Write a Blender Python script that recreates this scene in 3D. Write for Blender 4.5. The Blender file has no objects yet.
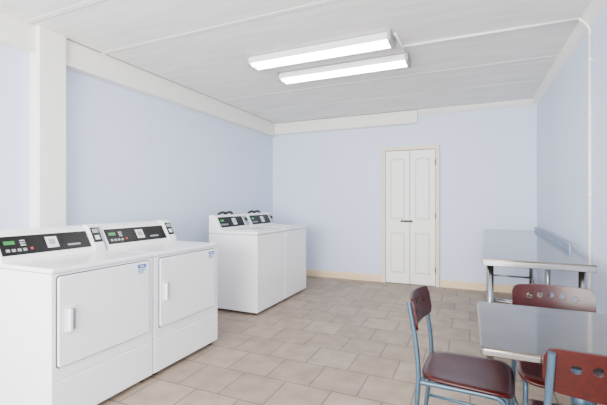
import bpy, bmesh, math
from mathutils import Vector, Matrix

XL, XR, YB, YF, H = -3.22, 0.824, 5.90, -2.5, 2.64
S = bpy.context.scene
COL = S.collection

def lin(c):
    return tuple(((v/255)/12.92 if v/255 <= 0.04045 else ((v/255+0.055)/1.055)**2.4) for v in c) + (1,)

def mat(name, rgb, rough=0.5, metal=0.0, noise=0.0, nscale=8.0, bump=0.0, emit=None, estr=0, coat=0.0, stretch=None, spec=0.5):
    m = bpy.data.materials.new(name); m.use_nodes = True
    nt = m.node_tree; b = nt.nodes['Principled BSDF']
    b.inputs['Base Color'].default_value = lin(rgb)
    b.inputs['Roughness'].default_value = rough
    b.inputs['Metallic'].default_value = metal
    b.inputs['Specular IOR Level'].default_value = spec
    b.inputs['Coat Weight'].default_value = coat
    b.inputs['Coat Roughness'].default_value = 0.15
    if noise > 0 or bump > 0:
        tc = nt.nodes.new('ShaderNodeTexCoord')
        n = nt.nodes.new('ShaderNodeTexNoise'); n.inputs['Scale'].default_value = nscale
        n.inputs['Detail'].default_value = 6
        if stretch:
            mp = nt.nodes.new('ShaderNodeMapping'); mp.inputs['Scale'].default_value = stretch
            nt.links.new(tc.outputs['Object'], mp.inputs['Vector']); nt.links.new(mp.outputs['Vector'], n.inputs['Vector'])
        else:
            nt.links.new(tc.outputs['Object'], n.inputs['Vector'])
        if noise > 0:
            r = nt.nodes.new('ShaderNodeValToRGB')
            r.color_ramp.elements[0].position = 0.3; r.color_ramp.elements[1].position = 0.7
            c = lin(rgb)
            r.color_ramp.elements[0].color = tuple(v*(1-noise) for v in c[:3])+(1,)
            r.color_ramp.elements[1].color = tuple(min(1, v*(1+noise)) for v in c[:3])+(1,)
            nt.links.new(n.outputs['Fac'], r.inputs['Fac'])
            nt.links.new(r.outputs['Color'], b.inputs['Base Color'])
        if bump > 0:
            bp = nt.nodes.new('ShaderNodeBump'); bp.inputs['Strength'].default_value = bump
            bp.inputs['Distance'].default_value = 0.01
            nt.links.new(n.outputs['Fac'], bp.inputs['Height'])
            nt.links.new(bp.outputs['Normal'], b.inputs['Normal'])
    if emit:
        b.inputs['Emission Color'].default_value = lin(emit)
        b.inputs['Emission Strength'].default_value = estr
    return m

M = {}
M['wall'] = mat('wall_paint_blue', (212, 222, 243), 0.6, noise=0.015, nscale=3, bump=0.04)
M['ceil'] = mat('ceiling_paint', (238, 236, 230), 0.8, noise=0.08, nscale=3, bump=0.3, stretch=(.6, 3.5, 1))
M['seam'] = mat('ceiling_seam', (160, 157, 151), 0.8)
M['trim'] = mat('trim_paint', (240, 238, 230), 0.5, noise=0.01)
M['base'] = mat('baseboard_cream', (234, 208, 166), 0.5, noise=0.03)
M['casing'] = mat('casing_cream', (230, 219, 192), 0.5)
M['door'] = mat('door_paint', (248, 247, 241), 0.45)
M['door_shade'] = mat('door_groove_shade', (215, 213, 207), 0.6)  # darker door tone, puts the shade of the panel grooves into the colour
M['enamel'] = mat('white_enamel', (242, 242, 244), 0.28, noise=0.004, coat=0.3)
M['enamel2'] = mat('white_enamel_trim', (230, 231, 234), 0.35)
M['gap'] = mat('seam_dark', (80, 82, 86), 0.8)
M['black'] = mat('black_plastic', (5, 5, 6), 0.4, spec=0.3)
M['hose'] = mat('black_rubber', (12, 12, 14), 0.5)
M['grey'] = mat('grey_plastic', (150, 153, 158), 0.45)
M['lightgrey'] = mat('badge_grey', (215, 217, 220), 0.4)
M['steel'] = mat('stainless_steel', (116, 106, 93), 0.11, 1.0, noise=0.15, nscale=9)
M['steel2'] = mat('steel_legs', (148, 148, 148), 0.25, 1.0)
M['red'] = mat('burgundy_wood_laminate', (52, 6, 4), 0.3, noise=0.45, nscale=9, coat=0.0, stretch=(1.2, 9, 9), spec=0.35)
M['frame'] = mat('bluegrey_tube', (70, 92, 108), 0.35, 0.5)
M['green'] = mat('green_display', (20, 60, 30), 0.4, emit=(70, 240, 110), estr=.5)
M['red_led'] = mat('red_button', (190, 40, 40), 0.4)
M['sticker'] = mat('sticker_white', (235, 240, 248), 0.5)
M['blue'] = mat('sticker_blue', (30, 90, 170), 0.5)
M['tube'] = mat('fluorescent_tube', (255, 255, 255), 0.4, emit=(255, 254, 250), estr=28.0)
M['lens'] = mat('fluorescent_lens', (245, 245, 245), 0.4, emit=(255, 253, 248), estr=5.0)
M['lensside'] = mat('lens_side_acrylic', (220, 221, 223), 0.3, emit=(255, 253, 250), estr=.6)
M['fixture'] = mat('fixture_metal', (160, 160, 160), 0.5)
M['conduit'] = mat('conduit_paint', (238, 237, 232), 0.5)
M['brass'] = mat('dark_hardware', (50, 44, 38), 0.4, 0.7)
M['splash'] = mat('backsplash_steel', (120, 140, 165), 0.3, 0.9)

def floor_mat():
    m = bpy.data.materials.new('ceramic_tile'); m.use_nodes = True
    nt = m.node_tree; b = nt.nodes['Principled BSDF']
    tc = nt.nodes.new('ShaderNodeTexCoord')
    br = nt.nodes.new('ShaderNodeTexBrick')
    br.offset = 0.5; br.squash = 1.0
    br.inputs['Scale'].default_value = 1.0
    br.inputs['Brick Width'].default_value = 0.335
    br.inputs['Row Height'].default_value = 0.335
    br.inputs['Mortar Size'].default_value = 0.0055
    br.inputs['Mortar Smooth'].default_value = 0.1
    br.inputs['Bias'].default_value = 0.0
    br.inputs['Color1'].default_value = lin((164, 147, 130))
    br.inputs['Color2'].default_value = lin((147, 130, 114))
    br.inputs['Mortar'].default_value = lin((108, 96, 85))
    nt.links.new(tc.outputs['Object'], br.inputs['Vector'])
    n = nt.nodes.new('ShaderNodeTexNoise'); n.inputs['Scale'].default_value = 7; n.inputs['Detail'].default_value = 10
    nt.links.new(tc.outputs['Object'], n.inputs['Vector'])
    r = nt.nodes.new('ShaderNodeValToRGB')
    r.color_ramp.elements[0].position = 0.35; r.color_ramp.elements[0].color = (0.76, 0.75, 0.74, 1)
    r.color_ramp.elements[1].position = 0.65; r.color_ramp.elements[1].color = (1.0, 1.0, 1.0, 1)
    nt.links.new(n.outputs['Fac'], r.inputs['Fac'])
    mx = nt.nodes.new('ShaderNodeMix'); mx.data_type = 'RGBA'; mx.blend_type = 'MULTIPLY'
    mx.inputs[0].default_value = 1.0
    nt.links.new(br.outputs['Color'], mx.inputs[6]); nt.links.new(r.outputs['Color'], mx.inputs[7])
    nt.links.new(mx.outputs[2], b.inputs['Base Color'])
    b.inputs['Roughness'].default_value = 0.5
    bp = nt.nodes.new('ShaderNodeBump'); bp.inputs['Strength'].default_value = 0.25; bp.inputs['Distance'].default_value = 0.004
    bp.invert = True
    nt.links.new(br.outputs['Fac'], bp.inputs['Height']); nt.links.new(bp.outputs['Normal'], b.inputs['Normal'])
    return m
M['floor'] = floor_mat()

def mk(name, bm, m, parent=None, smooth=False, bevel=0, seg=2):
    bmesh.ops.recalc_face_normals(bm, faces=bm.faces)
    me = bpy.data.meshes.new(name); bm.to_mesh(me); bm.free()
    o = bpy.data.objects.new(name, me); COL.objects.link(o)
    me.materials.append(M[m] if isinstance(m, str) else m)
    if smooth:
        for p in me.polygons: p.use_smooth = True
    if bevel > 0:
        md = o.modifiers.new('bevel', 'BEVEL'); md.width = bevel; md.segments = seg
        md.limit_method = 'ANGLE'; md.angle_limit = math.radians(35)
    if parent: o.parent = parent
    return o

def box(name, lo, hi, m, parent=None, bevel=0, seg=2):
    bm = bmesh.new()
    bmesh.ops.create_cube(bm, size=1)
    for v in bm.verts:
        v.co = Vector(((lo[i]+hi[i])/2 + v.co[i]*(hi[i]-lo[i]) for i in range(3)))
    return mk(name, bm, m, parent, bevel=bevel, seg=seg)

def prism(name, pts, axis, a, b, m, parent=None, bevel=0, seg=2):
    bm = bmesh.new()
    def P(p, t):
        if axis == 'y': return (p[0], t, p[1])
        if axis == 'x': return (t, p[0], p[1])
        return (p[0], p[1], t)
    A = [bm.verts.new(P(p, a)) for p in pts]; B = [bm.verts.new(P(p, b)) for p in pts]
    bm.faces.new(A); bm.faces.new(B[::-1])
    n = len(pts)
    for i in range(n):
        bm.faces.new((A[i], A[(i+1) % n], B[(i+1) % n], B[i]))
    return mk(name, bm, m, parent, bevel=bevel, seg=seg)

def rrect(cx, cy, w, h, r, n=5):
    pts = []
    for (sx, sy, a0) in ((1, 1, 0), (-1, 1, 90), (-1, -1, 180), (1, -1, 270)):
        for i in range(n+1):
            a = math.radians(a0 + 90*i/n)
            pts.append((cx+sx*(w/2-r)+r*math.cos(a), cy+sy*(h/2-r)+r*math.sin(a)))
    return pts

def cyl(name, p0, p1, r, m, parent=None, seg=20, bevel=0):
    p0, p1 = Vector(p0), Vector(p1); d = p1-p0
    bm = bmesh.new()
    bmesh.ops.create_cone(bm, cap_ends=True, segments=seg, radius1=r, radius2=r, depth=d.length)
    q = Vector((0, 0, 1)).rotation_difference(d.normalized()).to_matrix().to_4x4()
    bmesh.ops.transform(bm, matrix=Matrix.Translation((p0+p1)/2) @ q, verts=bm.verts)
    o = mk(name, bm, m, parent)
    for p in o.data.polygons: p.use_smooth = len(p.vertices) == 4
    if bevel:
        md = o.modifiers.new('bevel', 'BEVEL'); md.width = bevel; md.segments = 2
        md.limit_method = 'ANGLE'; md.angle_limit = math.radians(60)
    return o

def tube(name, pts, r, m, parent=None, res=8):
    cu = bpy.data.curves.new(name, 'CURVE'); cu.dimensions = '3D'
    cu.bevel_depth = r; cu.bevel_resolution = 4; cu.resolution_u = res; cu.use_fill_caps = True
    sp = cu.splines.new('BEZIER'); sp.bezier_points.add(len(pts)-1)
    for bp, p in zip(sp.bezier_points, pts):
        bp.co = p; bp.handle_left_type = bp.handle_right_type = 'AUTO'
    tmp = bpy.data.objects.new(name+'_c', cu); COL.objects.link(tmp)
    dg = bpy.context.evaluated_depsgraph_get(); dg.update()
    me = bpy.data.meshes.new_from_object(tmp.evaluated_get(dg))
    bpy.data.objects.remove(tmp)
    me.name = name
    o = bpy.data.objects.new(name, me); COL.objects.link(o)
    me.materials.clear(); me.materials.append(M[m])
    for p in me.polygons: p.use_smooth = True
    if parent: o.parent = parent
    return o

def corner_pts(pts, r, n=4):
    out = [Vector(pts[0])]
    for i in range(1, len(pts)-1):
        a, b, c = Vector(pts[i-1]), Vector(pts[i]), Vector(pts[i+1])
        u = (a-b).normalized(); v = (c-b).normalized()
        s, e = b+u*r, b+v*r
        for k in range(n+1):
            t = k/n
            out.append((1-t)**2*s + 2*t*(1-t)*b + t*t*e)
    out.append(Vector(pts[-1]))
    return out

def empty(name, loc=(0, 0, 0), rz=0):
    e = bpy.data.objects.new(name, None); COL.objects.link(e)
    e.empty_display_size = 0.1; e.location = loc; e.rotation_euler = (0, 0, rz)
    return e

# ---------------- room shell ----------------
box('floor', (XL-.1, YF-.1, -.1), (XR+.1, YB+.1, 0), 'floor')
box('ceiling', (XL-.1, YF-.1, H), (XR+.1, YB+.1, H+.1), 'ceil')
box('wall_left', (XL-.1, YF-.1, 0), (XL, YB+.1, H), 'wall')
box('wall_right', (XR, YF-.1, 0), (XR+.1, YB+.1, H), 'wall')
box('wall_back', (XL, YB, 0), (XR, YB+.1, H), 'wall')
wf = empty('wall_front')
box('below_window', (XL, YF-.1, 0), (XR, YF, .7), 'wall', wf)
box('above_window', (XL, YF-.1, 2.3), (XR, YF, H), 'wall', wf)
box('beside_window_a', (XL, YF-.1, .7), (-2.8, YF, 2.3), 'wall', wf)
box('beside_window_b', (.4, YF-.1, .7), (XR, YF, 2.3), 'wall', wf)
w = empty('added_window_1')  # unseen window behind the camera, added to let light in
box('sill', (-2.8, YF-.1, .7), (.4, YF+.03, .74), 'trim', w)
box('head', (-2.8, YF-.1, 2.26), (.4, YF, 2.3), 'trim', w)
for i, x in enumerate((-2.8, -1.75, -.69, .36)):
    box('mullion_%d' % (i+1), (x, YF-.1, .74), (x+.04, YF, 2.26), 'trim', w)

# beams, column
bd = .09
box('trim_1', (XL, YF, H-.2), (XL+bd, YB, H), 'trim', bevel=.004)
prism('trim_2', [(YB-bd, H-.005), (YB-bd, H-.18), (YB-bd+.02, H-.20), (YB, H-.20), (YB, H-.005)], 'x', XL+bd, -.72, 'trim', bevel=.003)
box('trim_3', (XL, 1.85, 0), (XL+.13, 2.065, H), 'trim', bevel=.004)   # column
prism('trim_4', [(YB, H), (YB-.06, H), (YB-.045, H-.03), (YB-.02, H-.06), (YB, H-.075)], 'x', -.72, XR-.05, 'trim')
prism('trim_5', [(XR, H), (XR-.06, H), (XR-.045, H-.03), (XR-.02, H-.06), (XR, H-.075)], 'y', YF, YB, 'trim')
box('trim_6', (XL+.0, 2.065, H-.225), (XL+bd+.012, YB-bd, H-.2), 'trim', bevel=.003)
n_t = 7
for y in (.56, 1.78, 2.44, 4.22, 5.0):
    box('trim_%d' % n_t, (XL+bd, y-.022, H-.003), (XR-.06, y+.022, H), 'ceil', bevel=.001); n_t += 1
    box('trim_%d' % n_t, (XL+bd, y+.022, H-.0015), (XR-.06, y+.028, H), 'seam'); n_t += 1
box('trim_%d' % n_t, (XL+bd, YB-bd-.012, H-.002), (-.72, YB-bd, H), 'gap'); n_t += 1
box('trim_%d' % n_t, (XL+bd, 2.1, H-.002), (XL+bd+.01, YB-bd, H), 'gap')
def bb(name, a, b, x=None):
    prism(name, [(YB, 0), (YB-.016, 0), (YB-.016, .085), (YB-.008, .105), (YB, .11)], 'x', a, b, 'base')
DX0, DX1, DZ = -1.205, -.465, 2.05
bb('baseboard_back', XL, DX0-.06); bb('baseboard_back_right', DX1+.06, XR)
box('baseboard_left', (XL, 2.065, 0), (XL+.016, YB-.016, .11), 'base', bevel=.003)
box('baseboard_right', (XR-.016, YF, 0), (XR, YB-.016, .11), 'base', bevel=.003)

# ---------------- closet door (bifold pair) ----------------
d = empty('door_1')
yd = YB
box('jamb', (DX0, yd-.008, .0), (DX1, yd, DZ), 'gap', d)
cas = .055
box('casing_left', (DX0-cas, yd-.045, 0), (DX0, yd, DZ+cas), 'casing', d, bevel=.008)
box('casing_right', (DX1, yd-.045, 0), (DX1+cas, yd, DZ+cas), 'casing', d, bevel=.008)
box('casing_head', (DX0-cas, yd-.046, DZ), (DX1+cas, yd, DZ+cas), 'casing', d, bevel=.008)
mid = (DX0+DX1)/2
def arch(a, b, z0, z1, rise, inset=0, n=10):
    a += inset; b -= inset; z0 += inset; z1 -= inset
    pts = [(a, z0), (b, z0)]
    for i in range(n+1):
        t = i/n
        pts.append((b+(a-b)*t, z1-rise + rise*math.sin(math.pi*t)))
    return pts
for k, (a, b) in enumerate(((DX0+.006, mid-.004), (mid+.004, DX1-.006))):
    st = .06
    box('leaf_%d' % (k+1), (a, yd-.036, .012), (b, yd-.008, DZ-.008), 'door', d, bevel=.003)
    for j, (z0, z1, rise) in enumerate(((.16, .80, 0), (.98, DZ-.11, .02))):
        pts_o = arch(a+st, b-st, z0, z1, rise)
        pts_m = arch(a+st, b-st, z0, z1, rise, .014)
        pts_i = arch(a+st, b-st, z0, z1, rise, .030)
        prism('bead_%d_%d' % (k+1, j), pts_o, 'y', yd-.042, yd-.034, 'door', d, bevel=.003)
        prism('groove_shade_%d_%d' % (k+1, j), pts_m, 'y', yd-.0426, yd-.034, 'door_shade', d)  # flat band coloured as the shade in the panel groove
        prism('panel_%d_%d' % (k+1, j), pts_i, 'y', yd-.048, yd-.034, 'door', d, bevel=.005, seg=2)
for i, x in enumerate((mid-.12, mid-.07, mid-.025, mid+.025)):
    cyl('knob_%d' % (i+1), (x, yd-.036, .965), (x, yd-.062, .965), .017, 'brass', d, bevel=.004)
box('hasp', (mid-.125, yd-.040, .952), (mid+.03, yd-.036, .978), 'brass', d)
for i, z in enumerate((.25, 1.05, 1.85)):
    cyl('hinge_%d' % (i+1), (DX1-.002, yd-.05, z-.04), (DX1-.002, yd-.05, z+.04), .007, 'brass', d)

# ---------------- dryers ----------------
def dryer(y0, y1, first):
    e = empty('clothes_dryer', (0, (y0+y1)/2, 0))
    hw = (y1-y0)/2
    xf, xb = -2.05, -2.77
    for sx in (xf-.06, xb+.06):
        for sy in (-hw+.06, hw-.06):
            cyl('foot', (sx, sy, 0), (sx, sy, .035), .022, 'hose', e)
    box('cabinet', (xb, -hw+.002, .03), (xf-.004, hw-.002, .862), 'enamel', e, bevel=.006)
    box('kick_panel', (xf-.02, -hw+.003, .035), (xf, hw-.003, .270), 'enamel', e, bevel=.005)
    box('front_panel', (xf-.02, -hw+.003, .276), (xf, hw-.003, .860), 'enamel', e, bevel=.005)
    box('worktop', (xb, -hw+.001, .864), (xf+.006, hw-.001, .892), 'enamel', e, bevel=.009, seg=3)
    dc = -.008
    prism('door_shadow_gap', rrect(dc, .598, .642, .508, .02), 'x', xf-.001, xf+.002, 'gap', e)
    prism('door', rrect(dc, .598, .630, .496, .018), 'x', xf, xf+.016, 'enamel', e, bevel=.006, seg=3)
    hy = -hw+.10
    prism('handle_frame', rrect(hy, .60, .062, .150, .012), 'x', xf+.014, xf+.021, 'enamel2', e, bevel=.003)
    prism('handle_recess', rrect(hy+.008, .60, .034, .120, .008), 'x', xf+.0205, xf+.0218, 'grey', e)
    prism('handle_grip', rrect(hy-.012, .60, .020, .126, .008), 'x', xf+.020, xf+.042, 'enamel', e, bevel=.005)
    sy = hw-.115
    box('sticker', (xf+.016, sy-.045, .765), (xf+.0168, sy+.045, .838), 'sticker', e)
    prism('sticker_mark', rrect(sy, .818, .07, .026, .008), 'x', xf+.0166, xf+.0172, 'blue', e)
    prism('sticker_mark_centre', rrect(sy, .818, .035, .008, .002), 'x', xf+.0168, xf+.0175, 'sticker', e)
    for i in range(3):
        box('sticker_line_%d' % i, (xf+.0166, sy-.035, .793-i*.010), (xf+.0172, sy+.035-.012*i, .798-i*.010), 'blue', e)
    prof = [(xb, .885), (xf-.455, .885), (xf-.470, .915), (xf-.555, 1.055), (xf-.590, 1.075), (xb+.03, 1.080), (xb, 1.06)]
    prism('console', prof, 'y', -hw+.006, hw-.006, 'enamel', e, bevel=.006)
    p0 = Vector((xf-.4775, .926)); p1 = Vector((xf-.5470, 1.0405))
    t = (p1-p0).normalized(); n = Vector((t.y, -t.x))
    def onface(name, a, b, s0, s1, m, th=.003, base=0.0, bev=0):
        q0 = p0+t*s0+n*base; q1 = p0+t*s1+n*base
        return prism(name, [tuple(q0), tuple(q1), tuple(q1+n*th), tuple(q0+n*th)], 'y', a, b, m, e, bevel=bev)
    L = (p1-p0).length
    onface('control_panel', -hw+.02, hw-.12, 0.002, L-.002, 'black', .005, bev=.001)
    onface('display', -hw+.045, -hw+.105, .074, .098, 'green', .001, .005)
    for i in range(4):
        onface('key_%d' % i, -hw+.045+i*.032, -hw+.065+i*.032, .024, .042, 'grey', .003, .005)
    for i in range(3):
        onface('cycle_lamp_%d' % i, -hw+.135, -hw+.165, .062+i*.016, .068+i*.016, 'lightgrey', .001, .005)
    onface('key_red', -hw+.185, -hw+.20, .03, .045, 'red_led', .003, .005)
    onface('badge', -.065, .010, .028, .108, 'lightgrey', .001, .005)
    onface('badge_mark', -.048, -.007, .050, .088, 'grey', .001, .006)
    onface('caption_strip', .07, .16, .03, .042, 'grey', .001, .005)
    prism('coin_meter', [(xf-.455, .893), (xf-.46, .93), (xf-.535, 1.07), (xf-.565, 1.085), (xf-.60, 1.085), (xf-.60, .893)], 'y', hw-.108, hw-.018, 'enamel2', e, bevel=.008, seg=3)
    def om(name, a, b, s0, s1, m, th, base):
        a0 = Vector((xf-.46, .93)); a1 = Vector((xf-.535, 1.07)); tt = (a1-a0).normalized(); nn = Vector((tt.y, -tt.x))
        q0 = a0+tt*s0+nn*base; q1 = a0+tt*s1+nn*base
        prism(name, [tuple(q0), tuple(q1), tuple(q1+nn*th), tuple(q0+nn*th)], 'y', a, b, m, e, bevel=.001)
    om('meter_face', hw-.098, hw-.028, .03, .15, 'black', .003, 0)
    om('meter_screen', hw-.086, hw-.038, .105, .138, 'grey', .001, .003)
    om('meter_slot', hw-.080, hw-.044, .05, .085, 'lightgrey', .002, .003)
    return e
dryer(1.285, 1.995, 1)
dryer(2.003, 2.74, 0)

# ---------------- washers ----------------
def washer(y0, y1):
    e = empty('washing_machine', (0, (y0+y1)/2, 0))
    hw = (y1-y0)/2
    xf, xb = -2.14, -2.80
    for sx in (xf-.06, xb+.06):
        for sy in (-hw+.06, hw-.06):
            cyl('foot', (sx, sy, 0), (sx, sy, .03), .022, 'hose', e)
    box('cabinet', (xb, -hw+.003, .025), (xf, hw-.003, .885), 'enamel', e, bevel=.012, seg=3)
    box('top_deck', (xb, -hw+.002, .888), (xf+.006, hw-.002, .925), 'enamel', e, bevel=.012, seg=3)
    box('lid_gap', (xf-.475, -hw+.07, .924), (xf-.045, hw-.07, .9265), 'gap', e)
    prism('lid', rrect(xf-.26, 0, .42, 2*hw-.15, .03), 'z', .925, .936, 'enamel', e, bevel=.004)
    prism('lid_grip', rrect(xf-.045, 0, .02, .12, .006), 'z', .930, .938, 'enamel2', e)
    prof = [(xb, .92), (xf-.485, .92), (xf-.50, .945), (xf-.575, 1.085), (xf-.60, 1.10), (xb, 1.10)]
    prism('console', prof, 'y', -hw+.006, hw-.006, 'enamel', e, bevel=.010, seg=3)
    p0 = Vector((xf-.506, .956)); p1 = Vector((xf-.569, 1.074)); t = (p1-p0).normalized(); n = Vector((t.y, -t.x))
    L = (p1-p0).length
    def onface(name, a, b, s0, s1, m, th, base):
        q0 = p0+t*s0+n*base; q1 = p0+t*s1+n*base
        prism(name, [tuple(q0), tuple(q1), tuple(q1+n*th), tuple(q0+n*th)], 'y', a, b, m, e)
    onface('control_panel', -hw+.05, hw-.13, 0, L, 'black', .004, 0)
    onface('badge', -.03, .05, .025, .11, 'lightgrey', .001, .004)
    onface('badge_mark', -.01, .03, .05, .09, 'grey', .001, .005)
    onface('display', -hw+.08, -hw+.14, .075, .10, 'green', .001, .004)
    for i in range(4):
        onface('key_%d' % i, -hw+.07+i*.035, -hw+.09+i*.035, .025, .045, 'grey', .002, .004)
    onface('meter_face', hw-.11, hw-.035, .0, L, 'grey', .012, 0)
    c = p0+t*(L*.6)+n*.012
    cyl('meter_dial', (c.x, hw-.072, c.y), (c.x+n.x*.012, hw-.072, c.y+n.y*.012), .024, 'black', e)
    for k, yy in enumerate((-.12, .02)):
        tube('hose_%d' % (k+1), [(xb-.03, yy-.04, .60), (xb-.045, yy-.03, 1.00), (xb-.02, yy, 1.105), (xb+.01, yy+.05, 1.128),
             (xb+.01, yy+.10, 1.115), (xb+.01, yy+.12, 1.09)], .015, 'hose', e)
    return e
washer(3.56, 4.238)
washer(4.246, 4.924)

# ---------------- ceiling lights ----------------
def lamp(cx, cy, rz=0):
    e = empty('fluorescent_ceiling_light', (cx, cy, 0), rz)
    L = 1.33/2
    box('housing', (-L, -.10, H-.03), (L, .10, H), 'fixture', e, bevel=.003)
    for s in (-1, 1):
        prism('lens_side', [(s*.112, H-.02), (s*.118, H-.048), (s*.100, H-.070), (s*.085, H-.066), (s*.095, H-.02)], 'x', -L+.012, L-.012, 'lensside', e)
        cyl('tube', (-L+.02, s*.046, H-.068), (L-.02, s*.046, H-.068), .017, 'tube', e)
    pts = [(-.086, H-.03), (-.088, H-.062), (.088, H-.062), (.086, H-.03)]
    prism('lens', pts, 'x', -L+.012, L-.012, 'lens', e)
    pe = [(-.116, H), (-.122, H-.050), (-.104, H-.078), (-.06, H-.088), (.06, H-.088), (.104, H-.078), (.122, H-.050), (.116, H)]
    for s in (-1, 1):
        prism('end_cap', pe, 'x', s*L-.013, s*L+.013, 'fixture', e, bevel=.002)
    return e
lamp(-1.26, 3.14); lamp(-1.20, 3.65)

# conduit
c = empty('electrical_conduit')
cyl('run', (-.54, 3.38, H-.012), (XR-.07, 3.40, H-.012), .011, 'conduit', c)
tube('bend', corner_pts([(XR-.08, 3.40, H-.012), (XR-.012, 3.40, H-.09), (XR-.012, 3.40, H-.16)], .04), .011, 'conduit', c)
cyl('drop', (XR-.012, 3.40, .5), (XR-.012, 3.40, H-.14), .011, 'conduit', c)
cyl('lamp_feed', (-.56, 3.10, H-.012), (-.54, 3.66, H-.012), .011, 'conduit', c)
prism('outlet_box', rrect(3.40, .46, .08, .12, .01), 'x', XR-.04, XR, 'conduit', c, bevel=.004)
for i, z in enumerate((1.3, 1.9, 2.3)):
    box('clip_%d' % i, (XR-.026, 3.385, z), (XR, 3.415, z+.012), 'conduit', c)

# ---------------- long stainless work table ----------------
def worktable():
    e = empty('stainless_work_table', (.80, 5.83, 0), math.radians(-2.0))
    W, Ln, z = .62, 3.08, .875
    box('top', (-W, -Ln, z-.012), (0, 0, z), 'steel', e, bevel=.004)
    box('apron_front', (-W, -Ln, z-.045), (-W+.012, 0, z-.008), 'steel2', e, bevel=.003)
    box('apron_end', (-W, -Ln, z-.045), (0, -Ln+.012, z-.008), 'steel2', e, bevel=.003)
    box('apron_far', (-W, -.012, z-.045), (0, 0, z-.008), 'steel2', e, bevel=.003)
    box('backsplash', (-.014, -Ln+.75, z-.01), (0, 0, z+.05), 'splash', e, bevel=.003)
    for i, y in enumerate((-Ln+.06, -Ln*.5-.04, -Ln*.5+.04, -.06)):
        for j, x in enumerate((-W+.05, -.06)):
            cyl('leg_%d_%d' % (i, j), (x, y, .03), (x, y, z-.012), .021, 'steel2', e)
            cyl('foot_%d_%d' % (i, j), (x, y, 0), (x, y, .04), .026, 'steel2', e, bevel=.006)
        cyl('cross_%d' % i, (-W+.05, y, .25), (-.06, y, .25), .012, 'steel2', e)
    for j, x in enumerate((-W+.05, -.06)):
        cyl('rail_%d' % j, (x, -Ln+.06, .25), (x, -.06, .25), .014, 'steel2', e)
worktable()

# ---------------- dining table ----------------
def dtable():
    e = empty('dining_table', (.42, 1.765, 0))
    hx, hy, z = .385, .335, .75
    prism('top', rrect(0, 0, 2*hx, 2*hy, .015), 'z', z-.028, z, 'steel', e, bevel=.006, seg=3)
    prism('edge_band', rrect(0, 0, 2*hx+.006, 2*hy+.006, .018), 'z', z-.024, z-.006, 'steel2', e, bevel=.002)
    py = .115
    cyl('pedestal', (0, py, .03), (0, py, z-.03), .035, 'frame', e)
    box('spider_x', (-.30, py-.02, z-.055), (.30, py+.02, z-.027), 'frame', e, bevel=.004)
    box('spider_y', (-.02, -.27, z-.055), (.02, .27, z-.027), 'frame', e, bevel=.004)
    box('base_x', (-.30, py-.025, .0), (.30, py+.025, .035), 'frame', e, bevel=.01)
    box('base_y', (-.025, py-.30, .0), (.025, py+.18, .034), 'frame', e, bevel=.01)
dtable()

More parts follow.
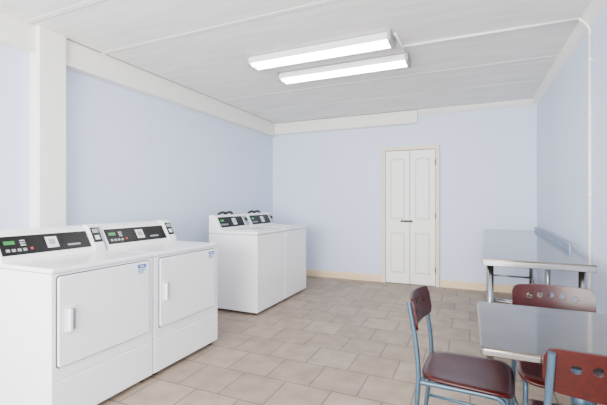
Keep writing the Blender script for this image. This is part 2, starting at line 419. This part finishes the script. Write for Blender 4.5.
# ---------------- chairs ----------------
def chair(cx, cy, rz):
    e = empty('dining_chair', (cx, cy, 0), rz)   # faces local +x
    r = .0115
    for s, nm in ((-1, 'a'), (1, 'b')):
        tube('back_post_'+nm, [(-.245, s*.185, .0), (-.215, s*.183, .22), (-.195, s*.180, .44), (-.205, s*.175, .58), (-.240, s*.168, .785)], r, 'frame', e)
        tube('front_leg_'+nm, corner_pts([(-.19, s*.175, .425), (.155, s*.165, .425), (.185, s*.175, .0)], .045), r, 'frame', e)
        cyl('glide_'+nm, (-.245, s*.185, 0), (-.244, s*.185, .015), .016, 'hose', e)
        cyl('glide_front_'+nm, (.185, s*.175, 0), (.185, s*.175, .015), .016, 'hose', e)
        cyl('side_stretcher_'+nm, (-.222, s*.183, .20), (.171, s*.171, .20), .008, 'frame', e)
    cyl('seat_cross_back', (-.18, -.178, .425), (-.18, .178, .425), .010, 'frame', e)
    cyl('seat_cross_front', (.12, -.165, .425), (.12, .165, .425), .010, 'frame', e)
    bm = bmesh.new()
    N = 48; rings = 8
    def outline(a):
        ca, sa = math.cos(a), math.sin(a); p = 2/5
        x = (abs(ca)**p)*(1 if ca >= 0 else -1)*.195
        y = (abs(sa)**p)*(1 if sa >= 0 else -1)*(.188+.05*x)
        return x, y
    top = []; bot = []
    ct = bm.verts.new((0, 0, .449)); cb = bm.verts.new((0, 0, .434))
    for k in range(1, rings+1):
        f = k/rings; rt = []; rb = []
        for i in range(N):
            x, y = outline(2*math.pi*i/N)
            x *= f; y *= f
            zt = .449+.008*f**3 - (.018*max(0, (x-.12)/.075)**2 if x > .12 else 0)
            rt.append(bm.verts.new((x, y, zt - (.004 if k == rings else 0)))); rb.append(bm.verts.new((x, y, zt-.016)))
        top.append(rt); bot.append(rb)
    for i in range(N):
        j = (i+1) % N
        bm.faces.new((ct, top[0][i], top[0][j])); bm.faces.new((cb, bot[0][j], bot[0][i]))
        for k in range(rings-1):
            bm.faces.new((top[k][i], top[k+1][i], top[k+1][j], top[k][j]))
            bm.faces.new((bot[k][i], bot[k][j], bot[k+1][j], bot[k+1][i]))
        bm.faces.new((top[-1][i], bot[-1][i], bot[-1][j], top[-1][j]))
    mk('seat', bm, 'red', e, smooth=True)
    bm = bmesh.new()
    nu, nv = 28, 8; W2 = .188; z0, z1 = .655, .797; th = .012
    def pos(u, v, off):
        y = u*W2
        ed = max(0, (abs(u)-.82)/.18); cut = .034*(1-math.sqrt(max(0, 1-ed*ed)))
        hh = (z1-z0)/2 - cut + .006*(1-u*u)
        zz = (z0+z1)/2+(2*v-1)*hh
        x = -.205 - (zz-.60)*.17 - .034*(1-u*u)
        return Vector((x+off, y, zz))
    F = [[bm.verts.new(pos(-1+2*i/nu, j/nv, .013+th)) for j in range(nv+1)] for i in range(nu+1)]
    B = [[bm.verts.new(pos(-1+2*i/nu, j/nv, .013)) for j in range(nv+1)] for i in range(nu+1)]
    for i in range(nu):
        for j in range(nv):
            bm.faces.new((F[i][j], F[i+1][j], F[i+1][j+1], F[i][j+1]))
            bm.faces.new((B[i][j], B[i][j+1], B[i+1][j+1], B[i+1][j]))
        bm.faces.new((F[i][0], B[i][0], B[i+1][0], F[i+1][0]))
        bm.faces.new((F[i][nv], F[i+1][nv], B[i+1][nv], B[i][nv]))
    for j in range(nv):
        bm.faces.new((F[0][j], F[0][j+1], B[0][j+1], B[0][j]))
        bm.faces.new((F[nu][j], B[nu][j], B[nu][j+1], F[nu][j+1]))
    o = mk('backrest', bm, 'red', e)
    bm = bmesh.new()
    for yy in (-.104, -.052, 0, .052, .104):
        rr = .0145
        res = bmesh.ops.create_cone(bm, cap_ends=True, segments=24, radius1=rr, radius2=rr, depth=.2)
        zc = .742 + .008*(1-(yy/.104)**2)
        bmesh.ops.transform(bm, matrix=Matrix.Translation((-.24, yy, zc)) @ Matrix.Rotation(math.pi/2, 4, 'Y'), verts=res['verts'])
    cut = mk('cutter', bm, 'red', e)
    md = o.modifiers.new('holes', 'BOOLEAN'); md.object = cut; md.operation = 'DIFFERENCE'; md.solver = 'EXACT'
    bpy.context.view_layer.update()
    dg = bpy.context.evaluated_depsgraph_get()
    me = bpy.data.meshes.new_from_object(o.evaluated_get(dg))
    o.modifiers.clear(); o.data = me
    bpy.data.objects.remove(cut)
    md = o.modifiers.new('bevel', 'BEVEL'); md.width = .002; md.segments = 2; md.limit_method = 'ANGLE'; md.angle_limit = math.radians(50)
    return e
chair(-.01, 1.955, math.radians(-4))
chair(.40, 2.15, math.radians(-90))
chair(.40, 1.612, math.radians(90))

# ---------------- lights ----------------
wd = bpy.data.worlds.new('World'); S.world = wd; wd.use_nodes = True
wd.node_tree.nodes['Background'].inputs['Color'].default_value = (.95, .97, 1, 1)
wd.node_tree.nodes['Background'].inputs['Strength'].default_value = 3.0
def area(name, loc, rot, sx, sy, p, col):
    l = bpy.data.lights.new(name, 'AREA'); l.shape = 'RECTANGLE'; l.size = sx; l.size_y = sy; l.energy = p; l.color = col
    o = bpy.data.objects.new(name, l); COL.objects.link(o); o.location = loc; o.rotation_euler = rot
area('front_fill', (-1.2, YF+.08, 1.5), (math.radians(102), 0, 0), 3.1, 1.5, 540, (1, .99, .97))  # added fill light behind the camera, tilted up to brighten the ceiling

# ---------------- camera ----------------
cd = bpy.data.cameras.new('camera'); cam = bpy.data.objects.new('camera', cd); COL.objects.link(cam)
cd.sensor_width = 36; cd.lens = 375/607*36; cd.clip_start = .05
cam.location = (0, 0, 1.25); cam.rotation_euler = (math.radians(90), 0, math.radians(23.94))
S.camera = cam
